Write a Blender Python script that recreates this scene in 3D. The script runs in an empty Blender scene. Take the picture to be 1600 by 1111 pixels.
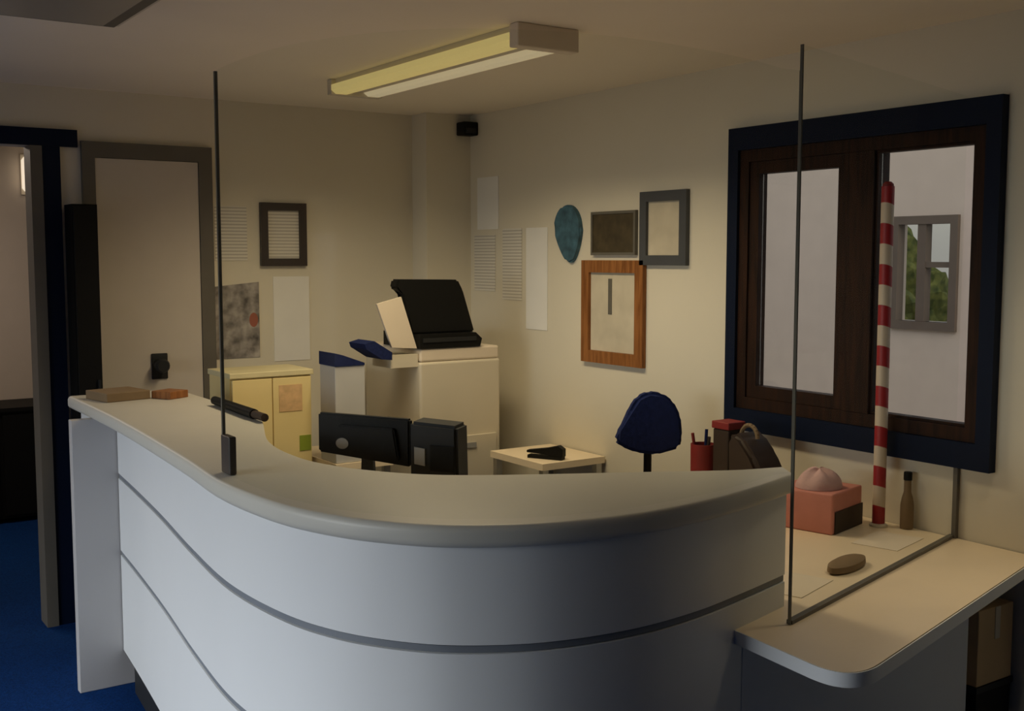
import bpy, bmesh, math, random
from mathutils import Vector, Matrix
random.seed(4)
C = bpy.context.scene.collection
PI = math.pi

# ------------------------------------------------------------------ materials
def mat(name, col, rough=.6, metal=0., var=.05, vscale=8., bump=0., bscale=60., spec=.4, col2=None):
    m = bpy.data.materials.new(name); m.use_nodes = True
    nt = m.node_tree; p = nt.nodes['Principled BSDF']
    p.inputs['Roughness'].default_value = rough; p.inputs['Metallic'].default_value = metal
    p.inputs['Specular IOR Level'].default_value = spec
    tc = nt.nodes.new('ShaderNodeTexCoord')
    n = nt.nodes.new('ShaderNodeTexNoise'); n.inputs['Scale'].default_value = vscale; n.inputs['Detail'].default_value = 4
    nt.links.new(tc.outputs['Object'], n.inputs['Vector'])
    r = nt.nodes.new('ShaderNodeValToRGB')
    a = [max(0, c*(1-var)) for c in col]; b = col2 if col2 else [min(1, c*(1+var)) for c in col]
    r.color_ramp.elements[0].position = .3; r.color_ramp.elements[1].position = .7
    r.color_ramp.elements[0].color = (*a, 1); r.color_ramp.elements[1].color = (*b, 1)
    nt.links.new(n.outputs['Fac'], r.inputs['Fac']); nt.links.new(r.outputs['Color'], p.inputs['Base Color'])
    if bump:
        n2 = nt.nodes.new('ShaderNodeTexNoise'); n2.inputs['Scale'].default_value = bscale
        nt.links.new(tc.outputs['Object'], n2.inputs['Vector'])
        bp = nt.nodes.new('ShaderNodeBump'); bp.inputs['Strength'].default_value = bump; bp.inputs['Distance'].default_value = .01
        nt.links.new(n2.outputs['Fac'], bp.inputs['Height']); nt.links.new(bp.outputs['Normal'], p.inputs['Normal'])
    return m

def wood(name, c1, c2, scale=6., rough=.4, axis='Z'):
    m = bpy.data.materials.new(name); m.use_nodes = True
    nt = m.node_tree; p = nt.nodes['Principled BSDF']; p.inputs['Roughness'].default_value = rough; p.inputs['Specular IOR Level'].default_value = .2
    tc = nt.nodes.new('ShaderNodeTexCoord'); mp = nt.nodes.new('ShaderNodeMapping')
    s = {'X': (.08, 1, 1), 'Y': (1, .08, 1), 'Z': (1, 1, .08)}[axis]
    mp.inputs['Scale'].default_value = [k*scale*4 for k in s]
    n = nt.nodes.new('ShaderNodeTexNoise'); n.inputs['Scale'].default_value = 3; n.inputs['Detail'].default_value = 6; n.inputs['Distortion'].default_value = .6
    r = nt.nodes.new('ShaderNodeValToRGB'); r.color_ramp.elements[0].color = (*c1, 1); r.color_ramp.elements[1].color = (*c2, 1)
    r.color_ramp.elements[0].position = .35; r.color_ramp.elements[1].position = .65
    nt.links.new(tc.outputs['Object'], mp.inputs['Vector']); nt.links.new(mp.outputs['Vector'], n.inputs['Vector'])
    nt.links.new(n.outputs['Fac'], r.inputs['Fac']); nt.links.new(r.outputs['Color'], p.inputs['Base Color'])
    return m

def bands(name, c1, c2, period, axis=2, duty=.5, slant=0., rough=.5):
    """hard-edged bands of two paints along an axis (period in metres)"""
    m = bpy.data.materials.new(name); m.use_nodes = True
    nt = m.node_tree; p = nt.nodes['Principled BSDF']; p.inputs['Roughness'].default_value = rough
    tc = nt.nodes.new('ShaderNodeTexCoord'); sx = nt.nodes.new('ShaderNodeSeparateXYZ')
    nt.links.new(tc.outputs['Object'], sx.inputs[0])
    a = nt.nodes.new('ShaderNodeMath'); a.operation = 'MULTIPLY_ADD'; a.inputs[1].default_value = slant
    nt.links.new(sx.outputs[0], a.inputs[0]); nt.links.new(sx.outputs[axis], a.inputs[2])
    d = nt.nodes.new('ShaderNodeMath'); d.operation = 'DIVIDE'; d.inputs[1].default_value = period; nt.links.new(a.outputs[0], d.inputs[0])
    fr = nt.nodes.new('ShaderNodeMath'); fr.operation = 'FRACT'; nt.links.new(d.outputs[0], fr.inputs[0])
    lt = nt.nodes.new('ShaderNodeMath'); lt.operation = 'LESS_THAN'; lt.inputs[1].default_value = duty; nt.links.new(fr.outputs[0], lt.inputs[0])
    mx = nt.nodes.new('ShaderNodeMix'); mx.data_type = 'RGBA'
    mx.inputs[6].default_value = (*c2, 1); mx.inputs[7].default_value = (*c1, 1)
    nt.links.new(lt.outputs[0], mx.inputs[0]); nt.links.new(mx.outputs[2], p.inputs['Base Color'])
    return m

def glass(name, tint=(.97, .98, .97), refl=.006):
    m = bpy.data.materials.new(name); m.use_nodes = True
    nt = m.node_tree; nt.nodes.clear()
    o = nt.nodes.new('ShaderNodeOutputMaterial'); t = nt.nodes.new('ShaderNodeBsdfTransparent'); g = nt.nodes.new('ShaderNodeBsdfGlossy')
    t.inputs[0].default_value = (*tint, 1); g.inputs['Roughness'].default_value = .02
    fr = nt.nodes.new('ShaderNodeFresnel'); fr.inputs[0].default_value = 1.45
    k = nt.nodes.new('ShaderNodeMath'); k.operation = 'MULTIPLY'; k.inputs[1].default_value = refl
    mx = nt.nodes.new('ShaderNodeMixShader')
    nt.links.new(fr.outputs[0], k.inputs[0]); nt.links.new(k.outputs[0], mx.inputs[0])
    nt.links.new(t.outputs[0], mx.inputs[1]); nt.links.new(g.outputs[0], mx.inputs[2]); nt.links.new(mx.outputs[0], o.inputs[0])
    return m

def emit(name, col, s):
    m = bpy.data.materials.new(name); m.use_nodes = True
    p = m.node_tree.nodes['Principled BSDF']; p.inputs['Base Color'].default_value = (*col, 1)
    p.inputs['Emission Color'].default_value = (*col, 1); p.inputs['Emission Strength'].default_value = s
    return m

M = {}
M['wall'] = mat('cream_wall_paint', (.74, .69, .57), .75, var=.02, vscale=2)
M['ceil'] = mat('ceiling_paint', (.93, .86, .74), .8, var=.02, vscale=2)
M['lobby'] = mat('lobby_wall_paint', (.62, .55, .47), .8, var=.02)
M['lobbydark'] = mat('lobby_low_bounce_paint', (.10, .12, .16), .8, var=.02)  # unseen lobby walls coloured dark to cut bounce onto the counter front
M['carpet'] = mat('blue_carpet', (.003, .034, .15), .95, var=.35, vscale=140, bump=.4, bscale=300, spec=.1)
M['white'] = mat('white_laminate', (.77, .79, .80), .38, var=.01, vscale=3)
M['ledge'] = mat('grey_cream_laminate', (.60, .585, .52), .4, var=.02, vscale=6)
M['worktop'] = mat('beige_worktop', (.86, .73, .54), .42, var=.03, vscale=5)
M['groove'] = mat('grey_groove_inlay', (.20, .22, .25), .5)
M['navy'] = mat('navy_paint', (.003, .008, .026), .5, spec=.15)
M['navyfab'] = mat('navy_fabric', (.014, .022, .085), .95, var=.25, vscale=90, bump=.3, bscale=250, spec=.1)
M['black'] = mat('black_plastic', (.008, .008, .0075), .55, spec=.15)
M['darkgrey'] = mat('dark_grey_plastic', (.022, .023, .024), .5, spec=.2)
M['grey'] = mat('grey_plastic', (.30, .30, .29), .5)
M['midgrey'] = mat('grey_painted_trim', (.13, .12, .10), .55)
M['offwhite'] = mat('off_white_plastic', (.66, .60, .48), .45, var=.02)
M['cream'] = mat('cream_panel', (.78, .68, .55), .5, var=.02)
M['brown'] = wood('dark_brown_stained_wood', (.012, .004, .0015), (.032, .011, .004), 5, .6)
M['orangewood'] = wood('orange_pine_wood', (.20, .075, .022), (.34, .14, .045), 6)
M['bluegrey'] = mat('blue_grey_frame_paint', (.07, .075, .085), .4)
M['taupe'] = mat('dark_taupe_frame_paint', (.05, .04, .035), .4)
M['paper'] = mat('paper', (.86, .85, .82), .8, var=.03)
M['sheet'] = mat('cream_sheet', (.80, .71, .58), .8, var=.02)
M['print'] = bands('printed_paper', (.78, .75, .68), (.55, .52, .47), .016, 2, .55, rough=.8)
M['poster'] = mat('grey_newsprint_collage', (.16, .14, .13), .8, var=.5, vscale=16, col2=(.50, .46, .43))
M['red'] = mat('red_plastic', (.22, .018, .016), .6)
M['pink'] = mat('pink_card', (.62, .25, .20), .7, var=.08, vscale=12)
M['palepink'] = mat('pale_pink_tissue', (.62, .40, .38), .8, var=.06, vscale=20, bump=.3, bscale=40)
M['darkbrown'] = mat('dark_brown_leather', (.035, .020, .012), .6)
M['midbrown'] = mat('brown_card', (.22, .15, .08), .7)
M['yellow'] = mat('yellow_painted_board', (.86, .70, .34), .55, var=.05, vscale=4)
M['paleyellow'] = mat('pale_yellow_top', (.74, .66, .40), .5)
M['green'] = mat('lime_green_sticker', (.28, .36, .04), .6)
M['teal'] = mat('teal_blue_card', (.05, .12, .17), .6, var=.4, vscale=22)
M['olive'] = mat('dark_olive_picture', (.06, .045, .022), .6, var=.3, vscale=18)
M['steel'] = mat('brushed_steel', (.45, .44, .42), .35, metal=1)
M['stripes'] = bands('red_and_cream_spiral_stripes', (.33, .012, .018), (.62, .52, .40), .135, 2, .50, slant=.35)
M['outside'] = mat('white_cabin_cladding', (.70, .60, .52), .8, var=.03)
M['outframe'] = mat('grey_brown_window_paint', (.16, .125, .10), .6)
M['ground'] = mat('grey_paving', (.30, .28, .26), .9, var=.15)
M['leaf'] = mat('hedge_leaves', (.05, .09, .015), .8, var=.5, vscale=14, col2=(.15, .17, .04))
M['diffa'] = emit('warm_yellow_tube_cover', (.95, .78, .30), .40)
M['diffb'] = emit('cream_tube_cover', (.92, .80, .52), .38)
M['panel'] = mat('frosted_panel_cover', (.40, .37, .30), .35, var=.02)
M['walllamp'] = emit('lit_wall_lamp', (1, .85, .65), 1.2)
M['glass'] = glass('clear_screen_glass')
M['pane'] = glass('window_pane_glass', (.95, .95, .94), .2)
M['glassedge'] = mat('dark_green_glass_edge', (.14, .13, .10), .3)

# ------------------------------------------------------------------ mesh helpers
def NB(): return bmesh.new()
def box(bm, x0, x1, y0, y1, z0, z1, rz=0, piv=None, bev=0):
    vs = [bm.verts.new((x, y, z)) for z in (z0, z1) for y in (y0, y1) for x in (x0, x1)]
    fs = [bm.faces.new([vs[i] for i in f]) for f in ((0,2,3,1),(4,5,7,6),(0,1,5,4),(1,3,7,5),(3,2,6,7),(2,0,4,6))]
    if bev:
        es = list({e for f in fs for e in f.edges})
        r = bmesh.ops.bevel(bm, geom=es, offset=bev, segments=3, affect='EDGES', profile=.5)
        vs = list({v for f in r['faces'] for v in f.verts} | {v for v in vs if v.is_valid})
    if rz:
        p = Vector(piv) if piv else Vector(((x0+x1)/2, (y0+y1)/2, 0))
        bmesh.ops.rotate(bm, verts=vs, cent=p, matrix=Matrix.Rotation(rz, 3, 'Z'))
    return vs
def prism(bm, pts, z0, z1):
    lo = [bm.verts.new((x, y, z0)) for x, y in pts]; hi = [bm.verts.new((x, y, z1)) for x, y in pts]
    n = len(pts)
    bm.faces.new(lo[::-1]); bm.faces.new(hi)
    for i in range(n): bm.faces.new((lo[i], lo[(i+1) % n], hi[(i+1) % n], hi[i]))
    return lo + hi
def prism_axis(bm, pts, a, b, f):
    """closed outline pts (u,v) extruded from a to b; f(u,v,w) -> xyz"""
    lo = [bm.verts.new(f(u, v, a)) for u, v in pts]; hi = [bm.verts.new(f(u, v, b)) for u, v in pts]
    n = len(pts); bm.faces.new(lo[::-1]); bm.faces.new(hi)
    for i in range(n): bm.faces.new((lo[i], lo[(i+1) % n], hi[(i+1) % n], hi[i]))
    return lo + hi
def lathe(bm, prof, cx, cy, n=24):
    rings = []
    for r, z in prof:
        rings.append([bm.verts.new((cx+r*math.cos(2*PI*i/n), cy+r*math.sin(2*PI*i/n), z)) for i in range(n)])
    for a, b in zip(rings, rings[1:]):
        for i in range(n): bm.faces.new((a[i], a[(i+1) % n], b[(i+1) % n], b[i]))
    bm.faces.new(rings[0][::-1]); bm.faces.new(rings[-1])
def tube(bm, p0, p1, r, n=12, r1=None):
    p0, p1 = Vector(p0), Vector(p1); d = (p1-p0).normalized(); r1 = r if r1 is None else r1
    u = d.orthogonal().normalized(); v = d.cross(u)
    a = [bm.verts.new(p0+(u*math.cos(2*PI*i/n)+v*math.sin(2*PI*i/n))*r) for i in range(n)]
    b = [bm.verts.new(p1+(u*math.cos(2*PI*i/n)+v*math.sin(2*PI*i/n))*r1) for i in range(n)]
    for i in range(n): bm.faces.new((a[i], a[(i+1) % n], b[(i+1) % n], b[i]))
    bm.faces.new(a[::-1]); bm.faces.new(b)
def strip(bm, pts, prof):
    """sweep profile [(offset_along_normal, z)...] (closed) along plan path pts; normal = left of travel"""
    rows = []
    for i, p in enumerate(pts):
        a = Vector(pts[max(0, i-1)]); b = Vector(pts[min(len(pts)-1, i+1)]); t = (b-a).normalized(); nrm = Vector((-t.y, t.x))
        rows.append([bm.verts.new((p[0]+nrm.x*o, p[1]+nrm.y*o, z)) for o, z in prof])
    n = len(prof)
    for r0, r1 in zip(rows, rows[1:]):
        for j in range(n): bm.faces.new((r0[j], r0[(j+1) % n], r1[(j+1) % n], r1[j]))
    bm.faces.new(rows[0][::-1]); bm.faces.new(rows[-1])
def link(name, bm, m, parent=None, smooth=False):
    bmesh.ops.recalc_face_normals(bm, faces=bm.faces[:])
    me = bpy.data.meshes.new(name)
    if parent is not None:
        root = parent; off = Vector((0, 0, 0))
        while root is not None: off += root.location; root = root.parent
        bmesh.ops.translate(bm, verts=bm.verts[:], vec=-off)
        loc = Vector((0, 0, 0))
    else:
        c = sum((v.co for v in bm.verts), Vector())/len(bm.verts); loc = Vector((c.x, c.y, min(v.co.z for v in bm.verts)))
        bmesh.ops.translate(bm, verts=bm.verts[:], vec=-loc)
    bm.to_mesh(me); bm.free()
    if smooth:
        for p in me.polygons: p.use_smooth = True
        try: me.set_sharp_from_angle(angle=math.radians(38))
        except Exception: pass
    me.materials.append(m)
    o = bpy.data.objects.new(name, me); C.objects.link(o); o.location = loc
    if parent is not None: o.parent = parent
    return o
def tag(o, label, cat, group=None):
    o['label'] = label; o['category'] = cat
    if group: o['group'] = group
    return o
def thing(name, label, cat, loc, group=None):
    o = bpy.data.objects.new(name, None); C.objects.link(o); o.location = loc; o.empty_display_size = .1
    return tag(o, label, cat, group)
def struct(name, bm, m, parent=None, label=None, cat=None):
    o = link(name, bm, m, parent)
    if parent is None:
        o['kind'] = 'structure'
        if label: o['label'] = label
        if cat: o['category'] = cat
    return o
def B(*a, **k):
    bm = NB(); box(bm, *a, **k); return bm
def frame_ring(bm, f, u0, u1, v0, v1, w, d0, d1):
    """rectangular ring of four mitred bars; f(u,v,d)->xyz"""
    wu, wv = w if isinstance(w, tuple) else (w, w)
    O = [(u0, v0), (u1, v0), (u1, v1), (u0, v1)]; I = [(u0+wu, v0+wv), (u1-wu, v0+wv), (u1-wu, v1-wv), (u0+wu, v1-wv)]
    P = {}
    for n, L in (('o', O), ('i', I)):
        for k, (u, v) in enumerate(L):
            for d in (0, 1): P[n, k, d] = bm.verts.new(f(u, v, (d0, d1)[d]))
    for k in range(4):
        j = (k+1) % 4
        for q in ((('o',k,0),('o',j,0),('i',j,0),('i',k,0)), (('o',k,1),('i',k,1),('i',j,1),('o',j,1)),
                  (('o',k,0),('o',k,1),('o',j,1),('o',j,0)), (('i',k,0),('i',j,0),('i',j,1),('i',k,1))):
            bm.faces.new([P[t] for t in q])
def fx(X, s=-1):  return lambda u, v, d: (X+s*d, u, v)       # on a plane x = X, d measured into the room (-x)
def fy(Y, s=-1):  return lambda u, v, d: (u, Y+s*d, v)       # on a plane y = Y, d measured into the room (-y)

# ------------------------------------------------------------------ the setting
XR, YB, H = 3.20, 5.25, 2.40
XL, YF = -2.2, -6.0
T = .08
WY0, WY1, WZ0, WZ1 = 2.064, 3.115, 1.068, 2.067            # opening of the right window
DX0, DX1, DZ = .10, 1.08, 2.14                         # doorway in the back wall
LY0, LY1, LZ0, LZ1 = 1.7, 4.6, .05, 2.05                # glazed opening in the left wall (beside the camera)

bm = NB(); box(bm, XL-.1, XR+.1, YF-.1, 8.2, -.06, 0); struct('floor', bm, M['carpet'])
bm = NB(); box(bm, XL-.1, XR+.1, YF-.1, 8.2, H, H+.08); struct('ceiling', bm, M['ceil'])
bm = NB()
box(bm, XR, XR+T, YF, WY0, 0, H); box(bm, XR, XR+T, WY1, YB, 0, H)
box(bm, XR, XR+T, WY0, WY1, 0, WZ0); box(bm, XR, XR+T, WY0, WY1, WZ1, H)
struct('wall_right', bm, M['wall'])
bm = NB()
box(bm, XL, DX0, YB, YB+.1, 0, H); box(bm, DX1, XR+T, YB, YB+.1, 0, H); box(bm, DX0, DX1, YB, YB+.1, DZ, H)
struct('wall_back', bm, M['wall'])
bm = NB()
box(bm, XL-T, XL, YF, LY0, 0, H); box(bm, XL-T, XL, LY1, YB, 0, H)
box(bm, XL-T, XL, LY0, LY1, 0, LZ0); box(bm, XL-T, XL, LY0, LY1, LZ1, H)
struct('wall_left', bm, M['lobbydark'])
struct('wall_front', B(XL, XR, YF-.1, YF, 0, H), M['lobbydark'])
struct('trim_1', B(2.93, XR, 5.10, YB, 0, H), M['wall'])                     # boxed-in corner
struct('baseboard_right', B(XR-.014, XR, 1.2, 5.09, 0, .09), M['navy'])
# far room beyond the doorway
struct('wall_far', B(-.9, 3.28, 7.9, 8.0, 0, H), M['lobby'])
struct('wall_far_left', B(-1.0, -.9, YB+.1, 8.0, 0, H), M['lobby'])
struct('wall_far_right', B(3.2, 3.28, YB+.1, 7.9, 0, H), M['lobby'])

# doorway: blue frame in the back wall
d1 = bpy.data.objects.new('door_1', None); C.objects.link(d1); d1.location = (.6, YB, 0); d1['kind'] = 'structure'
bm = NB()
box(bm, DX0-.06, DX1+.15, YB-.025, YB-.001, DZ, DZ+.075)
link('lintel', bm, M['navy'], d1)
bm = NB(); box(bm, DX1-.0, DX1+.075, YB-.022, YB-.001, 0, DZ); link('jamb_edge', bm, M['navy'], d1)
bm = NB(); box(bm, DX1-.05, DX1-.001, YB-.03, YB+.10, 0, DZ-.001); link('jamb', bm, M['midgrey'], d1)
bm = NB(); box(bm, DX0+.001, DX0+.05, YB-.03, YB+.10, 0, DZ-.001); link('jamb', bm, M['midgrey'], d1)

# second door: pale leaf in a grey frame behind the counter's left end
d2 = bpy.data.objects.new('door_2', None); C.objects.link(d2); d2.location = (1.6, YB, 0); d2['kind'] = 'structure'
bm = NB(); box(bm, 1.245, 1.835, YB-.03, YB-.002, 2.10, 2.17); link('lintel', bm, M['midgrey'], d2)
bm = NB(); box(bm, 1.77, 1.835, YB-.03, YB-.002, 0, 2.10); link('jamb', bm, M['midgrey'], d2)
bm = NB(); box(bm, 1.245, 1.30, YB-.03, YB-.002, 0, 2.10); link('jamb', bm, M['midgrey'], d2)
leaf = link('leaf', B(1.302, 1.768, YB-.024, YB-.004, .01, 2.098), mat('door_paint', (.60, .55, .48), .6, var=.02), d2)
bm = NB(); box(bm, 1.525, 1.60, YB-.034, YB-.0245, 1.09, 1.21, bev=.004); tube(bm, (1.56, YB-.034, 1.155), (1.56, YB-.085, 1.155), .03, 16)
tube(bm, (1.56, YB-.085, 1.155), (1.56, YB-.10, 1.155), .034, 16, .026)
link('door_knob', bm, M['darkgrey'], leaf, True)

# right window
w1 = bpy.data.objects.new('window_1', None); C.objects.link(w1); w1.location = (XR, 2.58, WZ0); w1['kind'] = 'structure'
bm = NB(); frame_ring(bm, fx(XR), 2.014, 3.165, .985, 2.150, (.052, .085), .001, .035); link('window_frame', bm, M['navy'], w1)
bm = NB(); frame_ring(bm, fx(XR), 2.067, 3.112, 1.071, 2.064, (.045, .045), -.06, .022); link('inner_frame', bm, M['brown'], w1)
bm = NB(); box(bm, XR-.024, XR+.06, 2.488, 2.598, 1.117, 2.018); link('mullion', bm, M['brown'], w1)
bm = NB(); frame_ring(bm, fx(XR), 2.599, 3.066, 1.117, 2.018, .046, -.03, .014); sash = link('sash', bm, M['brown'], w1)
bm = NB(); box(bm, XR+.006, XR+.011, 2.646, 3.019, 1.164, 1.971); link('pane', bm, M['pane'], sash)
bm = NB(); frame_ring(bm, fx(XR), 2.113, 2.487, 1.117, 2.018, .008, -.03, .010); sash = link('sash', bm, M['brown'], w1)
bm = NB(); box(bm, XR+.006, XR+.011, 2.122, 2.478, 1.126, 2.009); link('pane', bm, M['pane'], sash)

# left glazed opening (out of frame): mullions only, the daylight comes through it
w2 = bpy.data.objects.new('window_2', None); C.objects.link(w2); w2.location = (XL, 3.15, LZ0); w2['kind'] = 'structure'
bm = NB(); frame_ring(bm, fx(XL, 1), LY0, LY1, LZ0, LZ1, .05, -.07, .0); link('window_frame', bm, M['midgrey'], w2)

# outside: white cabin opposite, with a window on to greenery
bm = NB()
EY0, EY1, EZ0, EZ1 = 4.77, 5.26, 1.19, 1.92
box(bm, 7.0, 7.12, 1.0, EY0, -.3, 2.9); box(bm, 7.0, 7.12, EY1, 12, -.3, 2.9)
box(bm, 7.0, 7.12, EY0, EY1, -.3, EZ0); box(bm, 7.0, 7.12, EY0, EY1, EZ1, 2.9)
struct('wall_outside', bm, M['outside'])
struct('ground', B(XR+.12, 16, -6, 16, -.36, -.3), M['ground'])
w3 = bpy.data.objects.new('window_3', None); C.objects.link(w3); w3.location = (7, 5, EZ0); w3['kind'] = 'structure'
bm = NB(); frame_ring(bm, fx(7.0), EY0-.03, EY1+.03, EZ0-.06, EZ1+.03, .06, -.05, .03); link('window_frame', bm, M['outframe'], w3)
bm = NB(); box(bm, 6.98, 7.05, 5.0, 5.07, EZ0+.001, EZ1-.03); box(bm, 6.985, 7.04, EY0+.031, 5.0, 1.58, 1.62)
link('mullion', bm, M['outframe'], w3)
bm = NB(); box(bm, 7.055, 7.06, EY0+.001, EY1-.001, EZ0+.001, EZ1-.001); link('pane', bm, M['pane'], w3)
def bush(name, x, y, z, rx, ry, rz_, label, seed):
    bm = NB(); bmesh.ops.create_icosphere(bm, subdivisions=5, radius=1)
    rr = random.Random(seed)
    for v in bm.verts:
        k = 1+.10*math.sin(9*v.co.x+seed)*math.sin(8*v.co.y)+.08*math.sin(17*v.co.z+v.co.x*11)+rr.uniform(-.05, .05)
        v.co = Vector((x+v.co.x*rx*k, y+v.co.y*ry*k, max(z-.0, z+rz_+v.co.z*rz_*k)))
    tag(link(name, bm, M['leaf']), label, 'bush', 'bushes beyond the opposite cabin window')
bush('bush', 10.2, 6.1, -.3, .8, .7, .85, 'lower green bush seen through the right half of the far small window', 1)
bush('bush', 10.4, 8.1, -.3, .8, .75, 1.12, 'taller green bush seen through the left half of the far small window', 2)

# ------------------------------------------------------------------ reception counter
def catmull(P, n=10):
    out = []
    Q = [tuple(2*a-b for a, b in zip(P[0], P[1]))]+P+[tuple(2*a-b for a, b in zip(P[-1], P[-2]))]
    for i in range(1, len(Q)-2):
        p0, p1, p2, p3 = [Vector(q) for q in Q[i-1:i+3]]
        for k in range(n):
            t = k/n
            out.append(tuple(.5*((2*p1)+(p2-p0)*t+(2*p0-5*p1+4*p2-p3)*t*t+(3*p1-p0-3*p2+p3)*t**3)))
    out.append(tuple(P[-1])); return out
OUT = [(1.035, 4.70), (1.03, 4.22), (1.015, 3.75), (.975, 3.08), (.945, 2.70), (.962, 2.40), (1.01, 2.215), (1.085, 2.075), (1.19, 1.962), (1.36, 1.872), (1.57, 1.832), (1.78, 1.842), (1.99, 1.885), (2.198, 1.945)]
INN = [(1.47, 4.70), (1.47, 4.22), (1.46, 3.75), (1.28, 3.20), (1.245, 2.90), (1.275, 2.72), (1.33, 2.60), (1.40, 2.50), (1.49, 2.42), (1.63, 2.335), (1.78, 2.255), (1.95, 2.165), (2.12, 2.075), (2.255, 2.035)]
FRT = [(1.13, 4.34), (1.10, 4.0), (1.055, 3.55), (1.0, 3.08), (.968, 2.70), (.985, 2.41), (1.03, 2.23), (1.105, 2.093), (1.207, 1.985), (1.37, 1.896), (1.575, 1.856), (1.78, 1.866), (1.98, 1.908), (2.192, 1.962)]
out_c, inn_c, frt_c = catmull(OUT), catmull(INN), catmull(FRT)
counter = thing('reception_counter', 'curved white reception counter with dark grooves, cream ledge and low beige wing', 'counter', (1.4, 2.6, 0))
# front body: banded panel with two recessed grooves (path travels from the back round to the right, so inside = left)
th = .035
prof = [(0, .14), (0, .515)]
prof += [(.010, .517), (.010, .533), (0, .535), (0, .815), (.010, .817), (.010, .833), (0, .835), (0, 1.050)]
prof += [(th, 1.050), (th, .14)]
bm = NB(); strip(bm, frt_c, prof); link('front_panel', bm, M['white'], counter, True)
for z in (.5175, .8175):
    bm = NB(); strip(bm, frt_c, [(.0035, z+.0005), (.0035, z+.0150), (.0095, z+.0150), (.0095, z+.0005)]); link('groove_inlay', bm, M['groove'], counter, True)
bm = NB(); strip(bm, frt_c[3:-2], [(.02, 0), (.02, .1395), (.045, .1395), (.045, 0)]); link('plinth', bm, M['darkgrey'], counter, True)
# ledge slab with rounded outer edge
def slab(bm, outer, inner, z0, z1, r=.016):
    rows = []
    N = len(outer)
    for i in range(N):
        o = Vector(outer[i]); n = Vector(inner[i]); d = (n-o).normalized()
        pts = []
        for a in range(0, 7):
            t = PI/2*(a/6); pts.append((o+d*(r-r*math.cos(t)), z1-r+r*math.sin(t)))
        pts += [(n, z1), (n, z0)]
        for a in range(0, 5):
            t = PI/2*(a/4); pts.append((o+d*(r-r*math.sin(t)), z0+r-r*math.cos(t)))
        rows.append([bm.verts.new((p.x, p.y, z)) for p, z in pts])
    n = len(rows[0])
    for a, b in zip(rows, rows[1:]):
        for j in range(n): bm.faces.new((a[j], a[(j+1) % n], b[(j+1) % n], b[j]))
    bm.faces.new(rows[0][::-1]); bm.faces.new(rows[-1])
bm = NB(); slab(bm, out_c, inn_c, 1.0505, 1.10); link('ledge', bm, M['ledge'], counter, True)
# end panel on the left, reaching the floor
bm = NB(); box(bm, .965, 1.44, 4.345, 4.385, 0, 1.050, bev=.003); link('end_panel', bm, mat('shade_greyed_laminate', (.52, .51, .51), .4, var=.01), counter)  # white laminate greyed to put this face's shade into the colour
bm = NB(); box(bm, 1.075, 1.44, 4.386, 4.66, 0, 1.050); link('end_panel', bm, M['white'], counter)
# upstand end on the right, facing the wing
e0 = Vector((2.126, 1.953)); e1 = Vector((2.185, 2.035))
bm = NB(); prism(bm, [(2.02, 1.972), (2.183, 2.002), (2.235, 2.050), (2.11, 2.065)], .752, 1.0498); link('return_panel', bm, M['white'], counter)
# worktop: one C-shaped desk surface with the low wing nosing out at the right
def bez(a, b, c, n=10): return [tuple((1-t)**2*Vector(a)+2*t*(1-t)*Vector(b)+t*t*Vector(c)) for t in [k/n for k in range(n+1)]]
nose = bez((1.930, 1.64), (1.922, 1.522), (2.05, 1.556))
wt = [(1.955, 1.93), *nose, (3.195, 1.86), (3.195, 3.12), (2.62, 3.12), (2.40, 2.66), (2.12, 2.78), (1.98, 3.05), (1.95, 3.5), (1.95, 4.3), (1.20, 4.3)]
wt += [(p[0]+.06, p[1]) for p in FRT[1:5]] + [(1.05, 2.45), (1.10, 2.28), (1.165, 2.15), (1.255, 2.045), (1.40, 1.965), (1.58, 1.925), (1.78, 1.935)]
bm = NB(); prism(bm, wt, .715, .750); link('worktop', bm, M['worktop'], counter)
# edge band of the wing
edge = [(1.953, 1.91)]+bez((1.928, 1.64), (1.920, 1.519), (2.05, 1.553))+[(3.19, 1.855)]
bm = NB(); strip(bm, edge, [(0, .716), (0, .7495), (-.003, .7495), (-.003, .716)]); link('edge_band', bm, M['white'], counter, True)
bm = NB(); prism(bm, [(1.985, 1.9075), (2.89, 1.885), (2.89, 1.905), (1.995, 1.93)], 0, .7145); link('base_panel', bm, M['white'], counter)

# glass screens
scr = thing('glass_screen', 'tall clear curved glass screen standing on the cream counter ledge', 'glass screen', (1.4, 2.3, 1.10))
pth = []
for o, n in zip(out_c, inn_c):
    o, n = Vector(o), Vector(n); pth.append(tuple(o+(n-o).normalized()*.055))
gp = [p for p in pth if p[1] < 2.82 and p[0] < 2.15] 
gp = gp + [(2.205, 1.962)]
bm = NB(); strip(bm, gp, [(0, 1.102), (0, 2.125), (.008, 2.125), (.008, 1.102)]); link('glass_pane', bm, M['glass'], scr, True)
def edge_strip(p, z0, z1, w=.010, parent=scr):
    return link('glass_edge', B(p[0]-w/2, p[0]+w/2, p[1]-w/2, p[1]+w/2, z0, z1), M['glassedge'], parent)
edge_strip((gp[0][0]+.004, gp[0][1]+.007), 1.102, 2.125, .008); edge_strip((2.211, 1.963), 1.102, 2.125, .004)
bm = NB(); box(bm, .992, 1.012, gp[0][1]-.05, gp[0][1]+.012, 1.1005, 1.20, bev=.004); link('foot_block', bm, M['taupe'], scr)  # dark block where the pane's left edge meets the ledge
scr2 = thing('glass_screen', 'flat clear glass panel crossing the low wing worktop to the wall', 'glass screen', (2.6, 2.0, .75))
g0, g1 = Vector((2.094, 1.852)), Vector((3.192, 2.150))
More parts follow.
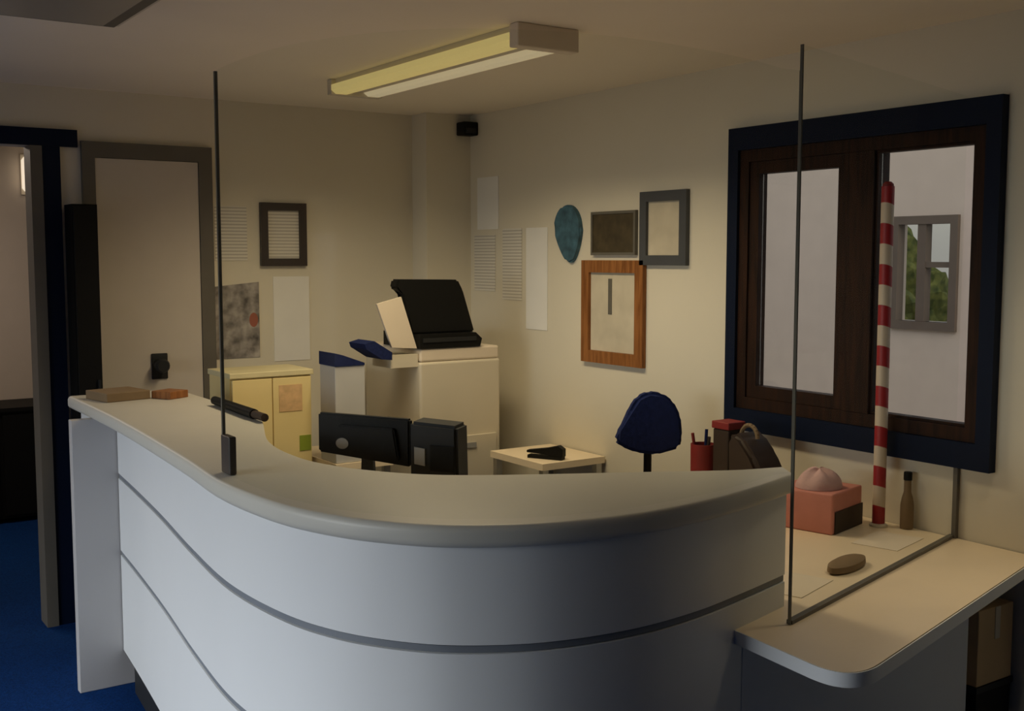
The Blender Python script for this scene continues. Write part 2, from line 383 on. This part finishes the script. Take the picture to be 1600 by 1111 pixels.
def gl(z0, z1, o0, o1):
    d = (g1-g0).normalized(); n = Vector((-d.y, d.x)); bm = NB()
    prism(bm, [tuple(g0+n*o0), tuple(g1+n*o0), tuple(g1+n*o1), tuple(g0+n*o1)], z0, z1); return bm
link('glass_pane', gl(.761, 2.16, 0, .006), M['glass'], scr2)
link('channel', gl(.7505, .7605, -.005, .011), M['midgrey'], scr2)
link('glass_edge', B(2.088, 2.092, 1.848, 1.856, .7505, 2.16), M['glassedge'], scr2)
link('glass_edge', B(3.183, 3.198, 2.135, 2.150, .7505, .984), M['midgrey'], scr2)

# ------------------------------------------------------------------ things on the right wing
ox, oy = 2.90, 2.40
t = thing('tissue_box', 'pink box with a pale tuft on the worktop under the window', 'box', (3.0, 2.5, .75))
rz = math.radians(14)
link('box', B(2.885, 3.105, 2.385, 2.60, .7505, .885, rz=rz, piv=(2.885, 2.385, 0), bev=.006), M['pink'], t)
bm = NB(); box(bm, 2.90, 3.105, 2.381, 2.384, .752, .825, rz=rz, piv=(2.885, 2.385, 0)); link('side_band', bm, M['darkbrown'], t)
bm = NB(); bmesh.ops.create_uvsphere(bm, u_segments=28, v_segments=16, radius=1)
for v in bm.verts:
    k = 1+.10*math.sin(5*math.atan2(v.co.y, v.co.x))*abs(v.co.z)
    v.co = Vector((2.95+v.co.x*.08*k, 2.50+v.co.y*.075*k, .886+max(0, v.co.z)*.062*k))
link('tuft', bm, M['palepink'], t, True)
t = thing('striped_pole', 'red and cream striped pole standing upright before the window', 'pole', (3.12, 2.385, .75))
bm = NB(); tube(bm, (3.12, 2.385, .762), (3.12, 2.385, 1.89), .021, 20); link('shaft', bm, M['stripes'], t, True)
bm = NB(); lathe(bm, [(.03, .7505), (.03, .757), (.022, .7618)], 3.12, 2.385); link('foot', bm, M['offwhite'], t, True)
bm = NB(); lathe(bm, [(.018, 1.8905), (.018, 1.897), (.010, 1.905)], 3.12, 2.385); link('cap', bm, M['red'], t, True)
t = thing('bottle', 'slim brown bottle against the wall right of the striped pole', 'bottle', (3.170, 2.31, .75))
bm = NB(); lathe(bm, [(.020, .7505), (.022, .757), (.022, .83), (.018, .855), (.012, .875), (.012, .915)], 3.170, 2.31); link('body', bm, M['midbrown'], t, True)
bm = NB(); lathe(bm, [(.014, .9155), (.014, .94), (.012, .943)], 3.170, 2.31); link('cap', bm, M['black'], t, True)
bm = NB(); lathe(bm, [(.060, .7505), (.068, .757), (.066, .772), (.050, .778)], 0, 0, 28)
for v in bm.verts: v.co = Vector((2.615+v.co.x*1.5*.97-v.co.y*.25*.55, 2.105+v.co.x*1.5*.25+v.co.y*.55*.97, v.co.z))
tag(link('pouch', bm, M['midbrown'], None, True), 'small flat brown pouch lying by the foot of the glass panel', 'pouch')
for (x, y, a, lb) in ((2.36, 2.06, .3, 'white sheet lying behind the glass near the counter end'), (2.98, 2.215, .25, 'white sheet lying behind the glass near the window wall')):
    tag(link('paper_sheet', B(x-.105, x+.105, y-.05, y+.10, .7505, .7518, rz=a), M['sheet']), lb, 'paper')
# pile beneath the window's left corner (on the worktop)
t = thing('pen_pot', 'red pot holding red and blue pens below the window corner', 'pen pot', (2.93, 3.035, .75))
bm = NB(); lathe(bm, [(.045, .7505), (.047, .96), (.043, .96), (.041, .80)], 2.93, 3.035); link('pot', bm, M['red'], t, True)
for (dx, dy, hx, m) in ((.02, .01, 1.01, 'navyfab'), (-.02, .015, 1.0, 'red'), (.0, -.02, .99, 'darkbrown')):
    bm = NB(); tube(bm, (2.93+dx*.5, 3.035+dy*.5, .81), (2.93+dx*1.6, 3.035+dy*1.6, hx), .006, 8); link('pen', bm, M[m], t, True)
t = thing('gift_box', 'small dark box with red lid between pen pot and brown bag', 'box', (2.95, 2.925, .75))
link('box', B(2.91, 2.99, 2.885, 2.965, .7505, 1.03, bev=.006), M['darkbrown'], t)
link('lid', B(2.906, 2.994, 2.881, 2.969, 1.0305, 1.058, bev=.004), M['red'], t)
t = thing('handbag', 'slumped dark brown bag at the counter end below the window', 'bag', (2.93, 2.78, .75))
bm = NB(); pts = [(2.69, .7505), (2.865, .7505), (2.87, 1.0), (2.845, 1.035), (2.80, 1.02), (2.74, .96), (2.695, .89)]
prism_axis(bm, pts, 2.88, 3.02, lambda u, v, w: (w, u, v)); bmesh.ops.bevel(bm, geom=bm.edges[:], offset=.018, segments=3, affect='EDGES')
link('body', bm, M['darkbrown'], t, True)
bm = NB()
pp = [(2.95, 2.82+.04*math.cos(a), 1.01+.045*math.sin(a)) for a in [PI*k/10 for k in range(11)]]
for a, b in zip(pp, pp[1:]): tube(bm, a, b, .008, 8)
link('handle', bm, M['midbrown'], t, True)

# under the wing
t = thing('waste_bin', 'black waste bin on the floor under the low wing', 'bin', (3.085, 2.02, 0))
bm = NB(); prism_axis(bm, [(-.075, .001), (.075, .001), (.09, .345), (-.09, .345)], -.10, .10, lambda u, v, w: (3.085+u, 2.02+w, v)); link('body', bm, M['black'], t)
bm = NB(); frame_ring(bm, lambda u, v, d: (u, v, .346+d), 2.990, 3.180, 1.915, 2.125, .018, 0, .018); link('rim', bm, M['darkgrey'], t)

t = thing('carton', 'tan cardboard carton resting on the black waste bin', 'box', (3.085, 2.02, .365))
link('body', B(2.995, 3.175, 1.92, 2.12, .3645, .60, bev=.003), mat('tan_cardboard', (.66, .47, .25), .8, var=.05), t)
link('flap', B(2.995, 3.175, 2.02, 2.12, .6005, .604), M['midbrown'], t)
link('tape', B(3.08, 3.105, 1.918, 1.9198, .50, .60), M['offwhite'], t)

# ------------------------------------------------------------------ behind the counter
# monitor seen from the back
A = Vector((1.52, 3.37)); Bv = Vector((1.80, 3.03)); dr = (Bv-A).normalized(); nr = Vector((dr.y, -dr.x)) * -1  # nr away from viewer
def on(u, n, z): p = A+dr*u+nr*n; return (p.x, p.y, z)
L = (Bv-A).length
t = thing('monitor', 'black computer monitor seen from behind over the counter ledge', 'monitor', (1.7, 3.25, .75))
bm = NB(); prism_axis(bm, [(0, 1.02), (L*.73, .985), (L*.73, 1.14), (0, 1.15)], 0, .03, lambda u, v, w: on(u, w, v)); bmesh.ops.bevel(bm, geom=bm.edges[:], offset=.006, segments=2, affect='EDGES'); link('back_shell', bm, M['black'], t)
bm = NB(); prism_axis(bm, [(.05, 1.02), (L*.66, 1.005), (L*.62, 1.11), (.08, 1.115)], -.018, -.0005, lambda u, v, w: on(u, w, v)); bmesh.ops.bevel(bm, geom=bm.edges[:], offset=.005, segments=2, affect='EDGES'); link('rear_bulge', bm, M['black'], t)
bm = NB(); prism_axis(bm, [(.095+.022*math.cos(a), 1.055+.018*math.sin(a)) for a in [2*PI*k/24 for k in range(24)]], -.0205, -.0185, lambda u, v, w: on(u, w, v)); link('badge', bm, M['grey'], t)
bm = NB(); prism_axis(bm, [(.13, .765), (.19, .765), (.18, 1.0), (.14, 1.0)], .031, .05, lambda u, v, w: on(u, w, v)); link('stand', bm, M['darkgrey'], t)
bm = NB(); prism_axis(bm, [(.06, -.03), (.26, -.03), (.26, .13), (.06, .13)], .7505, .7645, lambda u, v, w: on(u, v, w)); link('base', bm, M['darkgrey'], t)
t = thing('desk_printer', 'black boxy printer right beside the black monitor on the desk', 'printer', (1.88, 3.0, .75))
bm = NB(); prism_axis(bm, [(L*.74, .7505), (L*1.12, .7505), (L*1.10, 1.125), (L*.74, 1.135)], -.01, .10, lambda u, v, w: on(u, w, v)); bmesh.ops.bevel(bm, geom=bm.edges[:], offset=.01, segments=2, affect='EDGES'); link('body', bm, M['darkgrey'], t)
bm = NB(); prism_axis(bm, [(L*.78, 1.0), (L*.86, .995), (L*.86, 1.05), (L*.78, 1.055)], -.016, -.0105, lambda u, v, w: on(u, w, v)); link('display', bm, M['grey'], t)
bm = NB(); prism_axis(bm, [(L*.90, .98), (L*1.08, .978), (L*1.08, 1.06), (L*.90, 1.063)], -.014, -.0105, lambda u, v, w: on(u, w, v)); link('keypad', bm, M['black'], t)

# photocopier near the back right corner
t = thing('photocopier', 'tall off white photocopier with raised black lid near the corner', 'photocopier', (2.77, 4.8, 0))
link('body', B(2.545, 2.99, 4.50, 5.06, .03, 1.17, bev=.012), M['offwhite'], t)
link('top_panel', B(2.55, 2.985, 4.505, 5.055, 1.1705, 1.232, bev=.01), M['cream'], t)
for z in (.12, .36, .60):
    d = link('paper_drawer', B(2.575, 2.96, 4.488, 4.4995, z, z+.21, bev=.003), M['offwhite'], t)
    link('handle', B(2.70, 2.84, 4.480, 4.4875, z+.15, z+.175), M['grey'], d)
for x in (2.60, 2.93):
    for y in (4.56, 5.0):
        bm = NB(); tube(bm, (x-.012, y, .0155), (x+.012, y, .0155), .015, 12); link('castor', bm, M['black'], t, True)
# scanner base and raised lid
bm = NB(); prism_axis(bm, [(2.545, 1.2325), (2.875, 1.2325), (2.885, 1.27), (2.85, 1.30), (2.545, 1.30)], 4.50, 4.86, lambda u, v, w: (u, w, v)); link('scanner_base', bm, M['black'], t)
link('control_strip', B(2.56, 2.85, 4.494, 4.4995, 1.262, 1.282), M['darkgrey'], t)
bm = NB(); vs = prism_axis(bm, [(2.52, 1.3005), (2.865, 1.3005), (2.80, 1.50), (2.772, 1.55), (2.45, 1.555), (2.44, 1.515), (2.49, 1.49)], 4.53, 4.60, lambda u, v, w: (u, w, v)); bmesh.ops.bevel(bm, geom=bm.edges[:], offset=.008, segments=2, affect='EDGES'); link('lid', bm, M['black'], t)
bm = NB(); prism_axis(bm, [(2.335, 1.445), (2.46, 1.475), (2.54, 1.235), (2.41, 1.245)], 4.52, 4.535, lambda u, v, w: (u, w, v)); link('document_tray', bm, M['cream'], t)
bm = NB(); prism_axis(bm, [(2.262, 1.268), (2.31, 1.28), (2.40, 1.225), (2.40, 1.19), (2.35, 1.195), (2.27, 1.245)], 4.50, 4.66, lambda u, v, w: (u, w, v)); link('output_tray', bm, M['navyfab'], t)
bm = NB(); box(bm, 2.402, 2.5445, 4.52, 4.70, 1.15, 1.21); link('tray_bracket', bm, M['offwhite'], t)
# power lead of the copier
bm = NB(); pp = [(3.02, 4.95, 1.0), (3.03, 4.90, .8), (3.05, 4.80, .5), (3.07, 4.72, .2), (3.07, 4.70, .012)]
cc = catmull(pp, 6)
for a, b in zip(cc, cc[1:]): tube(bm, a, b, .008, 8)
tag(link('power_cable', bm, M['midgrey'], None, True), 'grey cable hanging down beside the photocopier', 'cable')

# yellow cupboard
t = thing('cupboard', 'yellow cupboard with pale top standing before the back wall', 'cupboard', (1.9, 4.95, 0))
link('carcass', B(1.715, 2.095, 4.72, 4.98, .001, 1.125), M['yellow'], t)
link('top', B(1.708, 2.103, 4.70, 4.985, 1.1255, 1.15, bev=.003), M['paleyellow'], t)
d = link('door', B(1.72, 1.903, 4.702, 4.7195, .05, 1.118, bev=.002), M['yellow'], t); link('knob', B(1.885, 1.898, 4.688, 4.7015, .62, .68), M['steel'], d)
d = link('door', B(1.907, 2.09, 4.702, 4.7195, .05, 1.118, bev=.002), M['yellow'], t); link('knob', B(1.912, 1.925, 4.688, 4.7015, .62, .68), M['steel'], d)
link('notice', B(1.935, 2.045, 4.6995, 4.7015, .965, 1.085), mat('salmon_notice', (.70, .46, .24), .7, var=.15, vscale=30), t)
link('sticker', B(2.03, 2.085, 4.6995, 4.7015, .78, .85), M['green'], t)
# side table with grey box
t = thing('side_table', 'small pale table between yellow cupboard and photocopier', 'table', (2.2, 4.75, 0))
link('table_top', B(2.11, 2.395, 4.49, 5.0, .71, .74), M['worktop'], t)
for x in (2.12, 2.355):
    for y in (4.50, 4.96): link('leg', B(x, x+.03, y, y+.03, .001, .7095), M['steel'], t)
t = thing('storage_box', 'grey box with navy lid between yellow cupboard and photocopier', 'box', (2.25, 4.7, .74))
link('body', B(2.115, 2.262, 4.50, 4.66, .7405, 1.175, bev=.004), mat('light_grey_plastic', (.52, .52, .52), .5), t)
bm = NB(); prism_axis(bm, [(2.112, 1.1755), (2.258, 1.1755), (2.258, 1.186), (2.15, 1.225), (2.112, 1.235)], 4.495, 4.66, lambda u, v, w: (u, w, v)); link('lid', bm, M['navyfab'], t)

# office chair
t = thing('office_chair', 'navy office chair with rounded back behind the counter', 'chair', (2.84, 3.5, 0))
ca = math.radians(28); cdir = Vector((math.cos(ca), -math.sin(ca), 0)); cn = Vector((math.sin(ca), math.cos(ca), 0)); cb = Vector((2.870, 3.28, 0))
hw = .135
bk = [(-hw*1.0, .945), (-.115, .985), (-.075, 1.075), (-.045, 1.118), (-.0, 1.138), (.055, 1.130), (.095, 1.10), (.125, 1.04), (.132, .96), (.122, .915), (.03, .890), (-.05, .900), (-.11, .925)]
bm = NB(); prism_axis(bm, bk, -.03, .03, lambda u, v, w: tuple(cb+cdir*u+cn*(w-.25*max(0, u*u))+Vector((0, 0, v))))
bmesh.ops.bevel(bm, geom=bm.edges[:], offset=.014, segments=3, affect='EDGES'); link('backrest', bm, M['navyfab'], t, True)
bm = NB(); tube(bm, cb+cn*.0+Vector((0, 0, .895)), cb-cn*(-.01)+Vector((0, 0, .46)), .016, 10); link('back_support', bm, M['black'], t, True)
sc = cb+cn*.22-Vector((.06, 0, 0))
bm = NB(); prism(bm, [tuple((sc+cdir*u+cn*v).xy) for u, v in [(.17*math.copysign(abs(math.cos(a))**.6, math.cos(a)), .17*math.copysign(abs(math.sin(a))**.6, math.sin(a))) for a in [2*PI*k/28 for k in range(28)]]], .44, .50)
bmesh.ops.bevel(bm, geom=bm.edges[:], offset=.012, segments=2, affect='EDGES'); link('seat', bm, M['navyfab'], t, True)
bm = NB(); tube(bm, (sc.x, sc.y, .09), (sc.x, sc.y, .439), .025, 14); link('gas_column', bm, M['black'], t, True)
for k in range(5):
    a = 2*PI*k/5+.4; bm = NB(); e = sc+Vector((math.cos(a), math.sin(a), 0))*.22
    tube(bm, (sc.x+math.cos(a)*.026, sc.y+math.sin(a)*.026, .085), (e.x, e.y, .06), .018, 8, .012); lg = link('base_leg', bm, M['black'], t, True)
    bm = NB(); tube(bm, (e.x-.012, e.y, .0255), (e.x+.012, e.y, .0255), .025, 14); link('castor', bm, M['black'], lg, True)

# table in the corner of the right wall, with a dark stapler
t = thing('corner_table', 'low pale table by the right wall next to the photocopier', 'table', (2.95, 4.15, 0))
link('table_top', B(2.84, 3.19, 3.94, 4.36, .72, .75), M['worktop'], t)
for x in (2.85, 3.15):
    for y in (3.95, 4.32): link('leg', B(x, x+.03, y, y+.03, .001, .7195), M['steel'], t)
t = thing('stapler', 'small black stapler lying by the wall left of the navy chair', 'stapler', (2.94, 4.0, .75))
sd = Vector((.48, -.87, 0)); so = Vector((2.895, 4.12, 0)); sn = Vector((.87, .48, 0))
bm = NB(); prism_axis(bm, [(0, .7505), (.17, .7505), (.17, .765), (0, .765)], -.02, .02, lambda u, v, w: tuple(so+sd*u+sn*w+Vector((0, 0, v)))); link('base', bm, M['black'], t)
bm = NB(); prism_axis(bm, [(-.005, .775), (.07, .772), (.13, .7655), (.175, .7655), (.175, .80), (.15, .815), (.09, .80), (-.005, .785)], -.017, .017, lambda u, v, w: tuple(so+sd*u+sn*w+Vector((0, 0, v)))); link('arm', bm, M['black'], t)

# on the ledge
bm = NB(); tube(bm, (1.43, 4.10, 1.1185), (1.415, 3.66, 1.1185), .016, 12, .018); um = thing('umbrella', 'black folded umbrella lying along the back of the ledge', 'umbrella', (1.42, 3.8, 1.10))
link('canopy', bm, M['black'], um, True)
bm = NB(); tube(bm, (1.415, 3.659, 1.1185), (1.413, 3.56, 1.1185), .014, 12); link('handle', bm, M['darkbrown'], um, True)
for k, (x, y, m, lb) in enumerate(((1.18, 4.50, 'midbrown', 'stack of brown leaflets at the far left end of the ledge'), (1.36, 4.42, 'orangewood', 'small orange brown block on the ledge right of the leaflets'))):
    w = (.09, .05)[k]
    tag(link(('leaflet_stack', 'wooden_block')[k], B(x-w, x+w, y-w, y+w, 1.1005, (1.135, 1.13)[k], rz=.2+k*.3, bev=.003), M[m]), lb, ('leaflets', 'block')[k])

# tall dark locker between the doorway and the pale door
t = thing('locker', 'narrow black locker beside the blue door frame', 'locker', (1.19, 5.1, 0))
link('body', B(1.162, 1.268, 5.08, 5.215, .001, 1.885), M['black'], t)
d = link('door', B(1.165, 1.265, 5.066, 5.0795, .03, 1.875, bev=.002), M['black'], t)
link('handle', B(1.245, 1.255, 5.052, 5.0655, 1.0, 1.12), M['darkgrey'], d)

# ------------------------------------------------------------------ on the walls
def picture(name, f, u0, u1, v0, v1, w, m, inner, label, cat='picture frame', dep=.022, group=None):
    c = f((u0+u1)/2, v0, 0); t = thing(name, label, cat, c, group)
    bm = NB(); frame_ring(bm, f, u0, u1, v0, v1, w, .001, dep); link('frame', bm, m, t)
    bm = NB(); prism_axis(bm, [(u0+w+.0005, v0+w+.0005), (u1-w-.0005, v0+w+.0005), (u1-w-.0005, v1-w-.0005), (u0+w+.0005, v1-w-.0005)], .001, .008, f); link('print', bm, inner, t)
    return t
doc = mat('framed_certificate', (.60, .54, .42), .7, var=.10, vscale=10)
picture('picture_frame', fy(YB), 2.075, 2.315, 1.612, 1.922, .037, M['taupe'], M['print'], 'dark taupe frame with certificate hanging on the back wall')
picture('picture_frame', fx(XR), 3.412, 3.702, 1.622, 1.934, .042, M['bluegrey'], doc, 'blue grey frame with cream print on the right wall')
t = picture('picture_frame', fx(XR), 3.676, 4.108, 1.176, 1.642, .055, M['orangewood'], doc, 'orange wooden frame hanging lowest on the right wall')
link('ribbon', B(XR-.0105, XR-.0085, 3.90, 3.925, 1.40, 1.56), M['midgrey'], t)
t = thing('plaque', 'dark olive square plaque above the orange wooden frame', 'plaque', (XR-.01, 3.89, 1.67))
link('panel', B(XR-.014, XR-.001, 3.745, 4.035, 1.675, 1.85, bev=.002), M['olive'], t)
bm = NB(); frame_ring(bm, fx(XR), 3.735, 4.045, 1.665, 1.86, .012, .001, .018); link('rim', bm, M['midgrey'], t)
bm = NB(); tp = []
for k in range(40):
    a = 2*PI*k/40; y = math.cos(a)*.105; z = math.sin(a)*.12
    if z < 0: y *= (1+z/.12*.35); y += z*.45*-1*.6; z *= 1.25
    tp.append((4.225+y*.95, 1.78+z))
tp = [(u-(.05*max(0, (1.79-v)/.15)), v) for u, v in tp]
prism_axis(bm, tp, .0002, .022, fx(XR)); bmesh.ops.bevel(bm, geom=[e for e in bm.edges if abs(e.verts[0].co.x-e.verts[1].co.x) < 1e-5 and e.verts[0].co.x < XR-.015], offset=.008, segments=3, affect='EDGES')
tag(link('paper_balloon', bm, M['teal'], None, True), 'teal blue drop shaped decoration left of the olive plaque', 'decoration')
sheets = [
 (fx(XR), 4.83, 5.03, 1.80, 2.07, 'paper', 'pale laminated sheet highest beside the back corner'),
 (fx(XR), 4.86, 5.06, 1.48, 1.77, 'print', 'printed sheet by the back corner below the laminated sheet'),
 (fx(XR), 4.62, 4.79, 1.44, 1.80, 'print', 'tall printed sheet on the right wall above the stapler'),
 (fx(XR), 4.40, 4.58, 1.30, 1.80, 'paper', 'long blank pale sheet on the right wall nearest the framed pictures'),
 (fy(YB), 1.85, 2.01, 1.64, 1.90, 'print', 'pale printed sheet left of the dark taupe frame'),
 (fy(YB), 2.14, 2.33, 1.14, 1.56, 'paper', 'blank cream sheet below the dark taupe frame'),
]
for f, u0, u1, v0, v1, m, lb in sheets:
    bm = NB(); prism_axis(bm, [(u0, v0), (u1, v0), (u1, v1), (u0, v1)], .001, .003, f)
    tag(link('wall_notice', bm, M[m]), lb, 'notice', 'notices on the walls')
t = thing('poster', 'grey newsprint poster with red spot above the yellow cupboard', 'poster', (1.95, YB, 1.16))
bm = NB(); prism_axis(bm, [(1.845, 1.165), (2.065, 1.165), (2.065, 1.535), (1.845, 1.515)], .001, .003, fy(YB)); link('sheet', bm, M['poster'], t)
bm = NB(); prism_axis(bm, [(2.035+.022*math.cos(a), 1.35+.035*math.sin(a)) for a in [2*PI*k/20 for k in range(20)]], .0032, .0042, fy(YB)); link('red_spot', bm, mat('faded_red_print', (.35, .12, .08), .8), t)
t = thing('motion_sensor', 'small black motion sensor high in the back corner', 'sensor', (3.12, 5.03, 2.30))
bm = NB(); box(bm, 3.11, 3.1998, 5.02, 5.0998, 2.29, 2.36, bev=.008); link('housing', bm, M['black'], t, True)
bm = NB(); box(bm, 3.12, 3.18, 5.010, 5.0195, 2.30, 2.325, bev=.003); link('lens', bm, M['darkgrey'], t)

# ------------------------------------------------------------------ ceiling lights
t = thing('ceiling_light', 'lit twin tube fluorescent light on the ceiling over the counter', 'ceiling light', (2.19, 3.7, 2.40))
x0, x1, y0, y1 = 2.05, 2.29, 3.03, 4.38
link('housing', B(x0+.02, x1-.02, y0+.001, y1, 2.375, 2.3995), M['offwhite'], t)
def cover(u0, u1, m):
    bm = NB(); prism_axis(bm, [(u0, 2.3745), (u0, 2.352), (u0+.02, 2.338), (u1-.02, 2.338), (u1, 2.352), (u1, 2.3745)], y0+.003, y1-.02, lambda u, v, w: (u, w, v)); link('tube_cover', bm, m, t)
cover(x0, x0+.09, M['diffa']); cover(x1-.09, x1, M['diffb'])
link('spine', B(x0+.093, x1-.093, y0+.003, y1-.02, 2.352, 2.3745), M['offwhite'], t)
link('end_cap', B(x0-.002, x1+.002, y0-.05, y0, 2.325, 2.3995, bev=.004), M['cream'], t)
link('end_cap', B(x0, x1, y1-.0195, y1+.02, 2.335, 2.3995, bev=.004), M['offwhite'], t)
t = thing('ceiling_light', 'unlit square panel light on the ceiling above the left end', 'ceiling light', (.6, 3.0, 2.40))
link('frame', B(.32, .92, 2.82, 3.42, 2.325, 2.3995, bev=.004), M['midgrey'], t)
bm = NB(); box(bm, .365, .875, 2.865, 3.375, 2.318, 2.3245); link('diffuser', bm, M['panel'], t)
link('bright_side_strip', B(.9205, .928, 2.83, 3.41, 2.328, 2.399), M['offwhite'], t)  # pale strip puts the brightness of this side face into colour

# ------------------------------------------------------------------ far room
t = thing('sideboard', 'low black sideboard in the far room beyond the blue doorway', 'sideboard', (1.3, 7.6, 0))
link('body', B(.7, 2.3, 7.45, 7.87, .03, .70), M['black'], t)
link('top', B(.68, 2.32, 7.43, 7.88, .7005, .725), M['black'], t)
for x in (.72, 1.25, 1.78): link('door', B(x, x+.5, 7.435, 7.4495, .05, .68), M['black'], t)
t = thing('wall_lamp', 'small lit lamp high on the far room wall', 'lamp', (1.58, 7.86, 2.05))
link('back_plate', B(1.495, 1.565, 7.885, 7.899, 2.06, 2.32), M['offwhite'], t)
bm = NB(); lathe(bm, [(.03, 2.08), (.045, 2.10), (.045, 2.28), (.03, 2.30)], 1.535, 7.835); link('shade', bm, M['walllamp'], t, True)

# ------------------------------------------------------------------ light
def area(name, loc, rot, sx, sy, power, col, spread=180):
    l = bpy.data.lights.new(name, 'AREA'); l.shape = 'RECTANGLE'; l.size = sx; l.size_y = sy; l.energy = power; l.color = col
    l.spread = math.radians(spread)
    o = bpy.data.objects.new(name, l); C.objects.link(o); o.location = loc; o.rotation_euler = rot
    return o
# daylight through the glazed opening in the left wall
area('window_daylight', (XL-.12, 3.0, 1.1), (0, -math.radians(58), 0), 1.6, 2.6, 58, (.94, .985, 1.0), 92)
# tubes of the fixture
area('tube_light', (2.19, 3.70, 2.33), (0, 0, 0), .28, 1.36, 25, (1.0, .80, .51), 145)
# added fill light to brighten the wing worktop, out of the frame
area('wing_fill_light', (2.72, 1.62, 2.385), (0, 0, 0), .22, .22, 1.7, (1.0, .80, .52), 75)
# far room lamp
area('far_room_light', (.6, 6.6, 2.38), (0, 0, 0), .5, .5, 20, (1.0, .82, .66))

w = bpy.data.worlds.new('sky'); bpy.context.scene.world = w; w.use_nodes = True
nt = w.node_tree; bg = nt.nodes['Background']
sky = nt.nodes.new('ShaderNodeTexSky'); sky.sky_type = 'NISHITA'; sky.sun_disc = False; sky.sun_elevation = math.radians(40); sky.sun_rotation = math.radians(200)
sky.dust_density = 4; sky.air_density = 1.2
mx = nt.nodes.new('ShaderNodeMix'); mx.data_type = 'RGBA'; mx.inputs[0].default_value = .75; mx.inputs[7].default_value = (1.6, 1.55, 1.5, 1)
nt.links.new(sky.outputs[0], mx.inputs[6]); nt.links.new(mx.outputs[2], bg.inputs[0]); bg.inputs[1].default_value = .45

# ------------------------------------------------------------------ camera
cam = bpy.data.cameras.new('camera'); co = bpy.data.objects.new('camera', cam); C.objects.link(co)
cam.sensor_width = 36; cam.lens = 36*1750/1600; cam.clip_start = .05
yaw = math.radians(34.2); tilt = math.atan(155/1750)
co.location = (0, 0, 1.66); co.rotation_euler = (PI/2-tilt, 0, -yaw)
sc_ = bpy.context.scene; sc_.camera = co
vs = sc_.view_settings; vs.view_transform = 'Standard'; vs.look = 'None'; vs.gamma = 1; vs.exposure = -.65; vs.use_curve_mapping = False
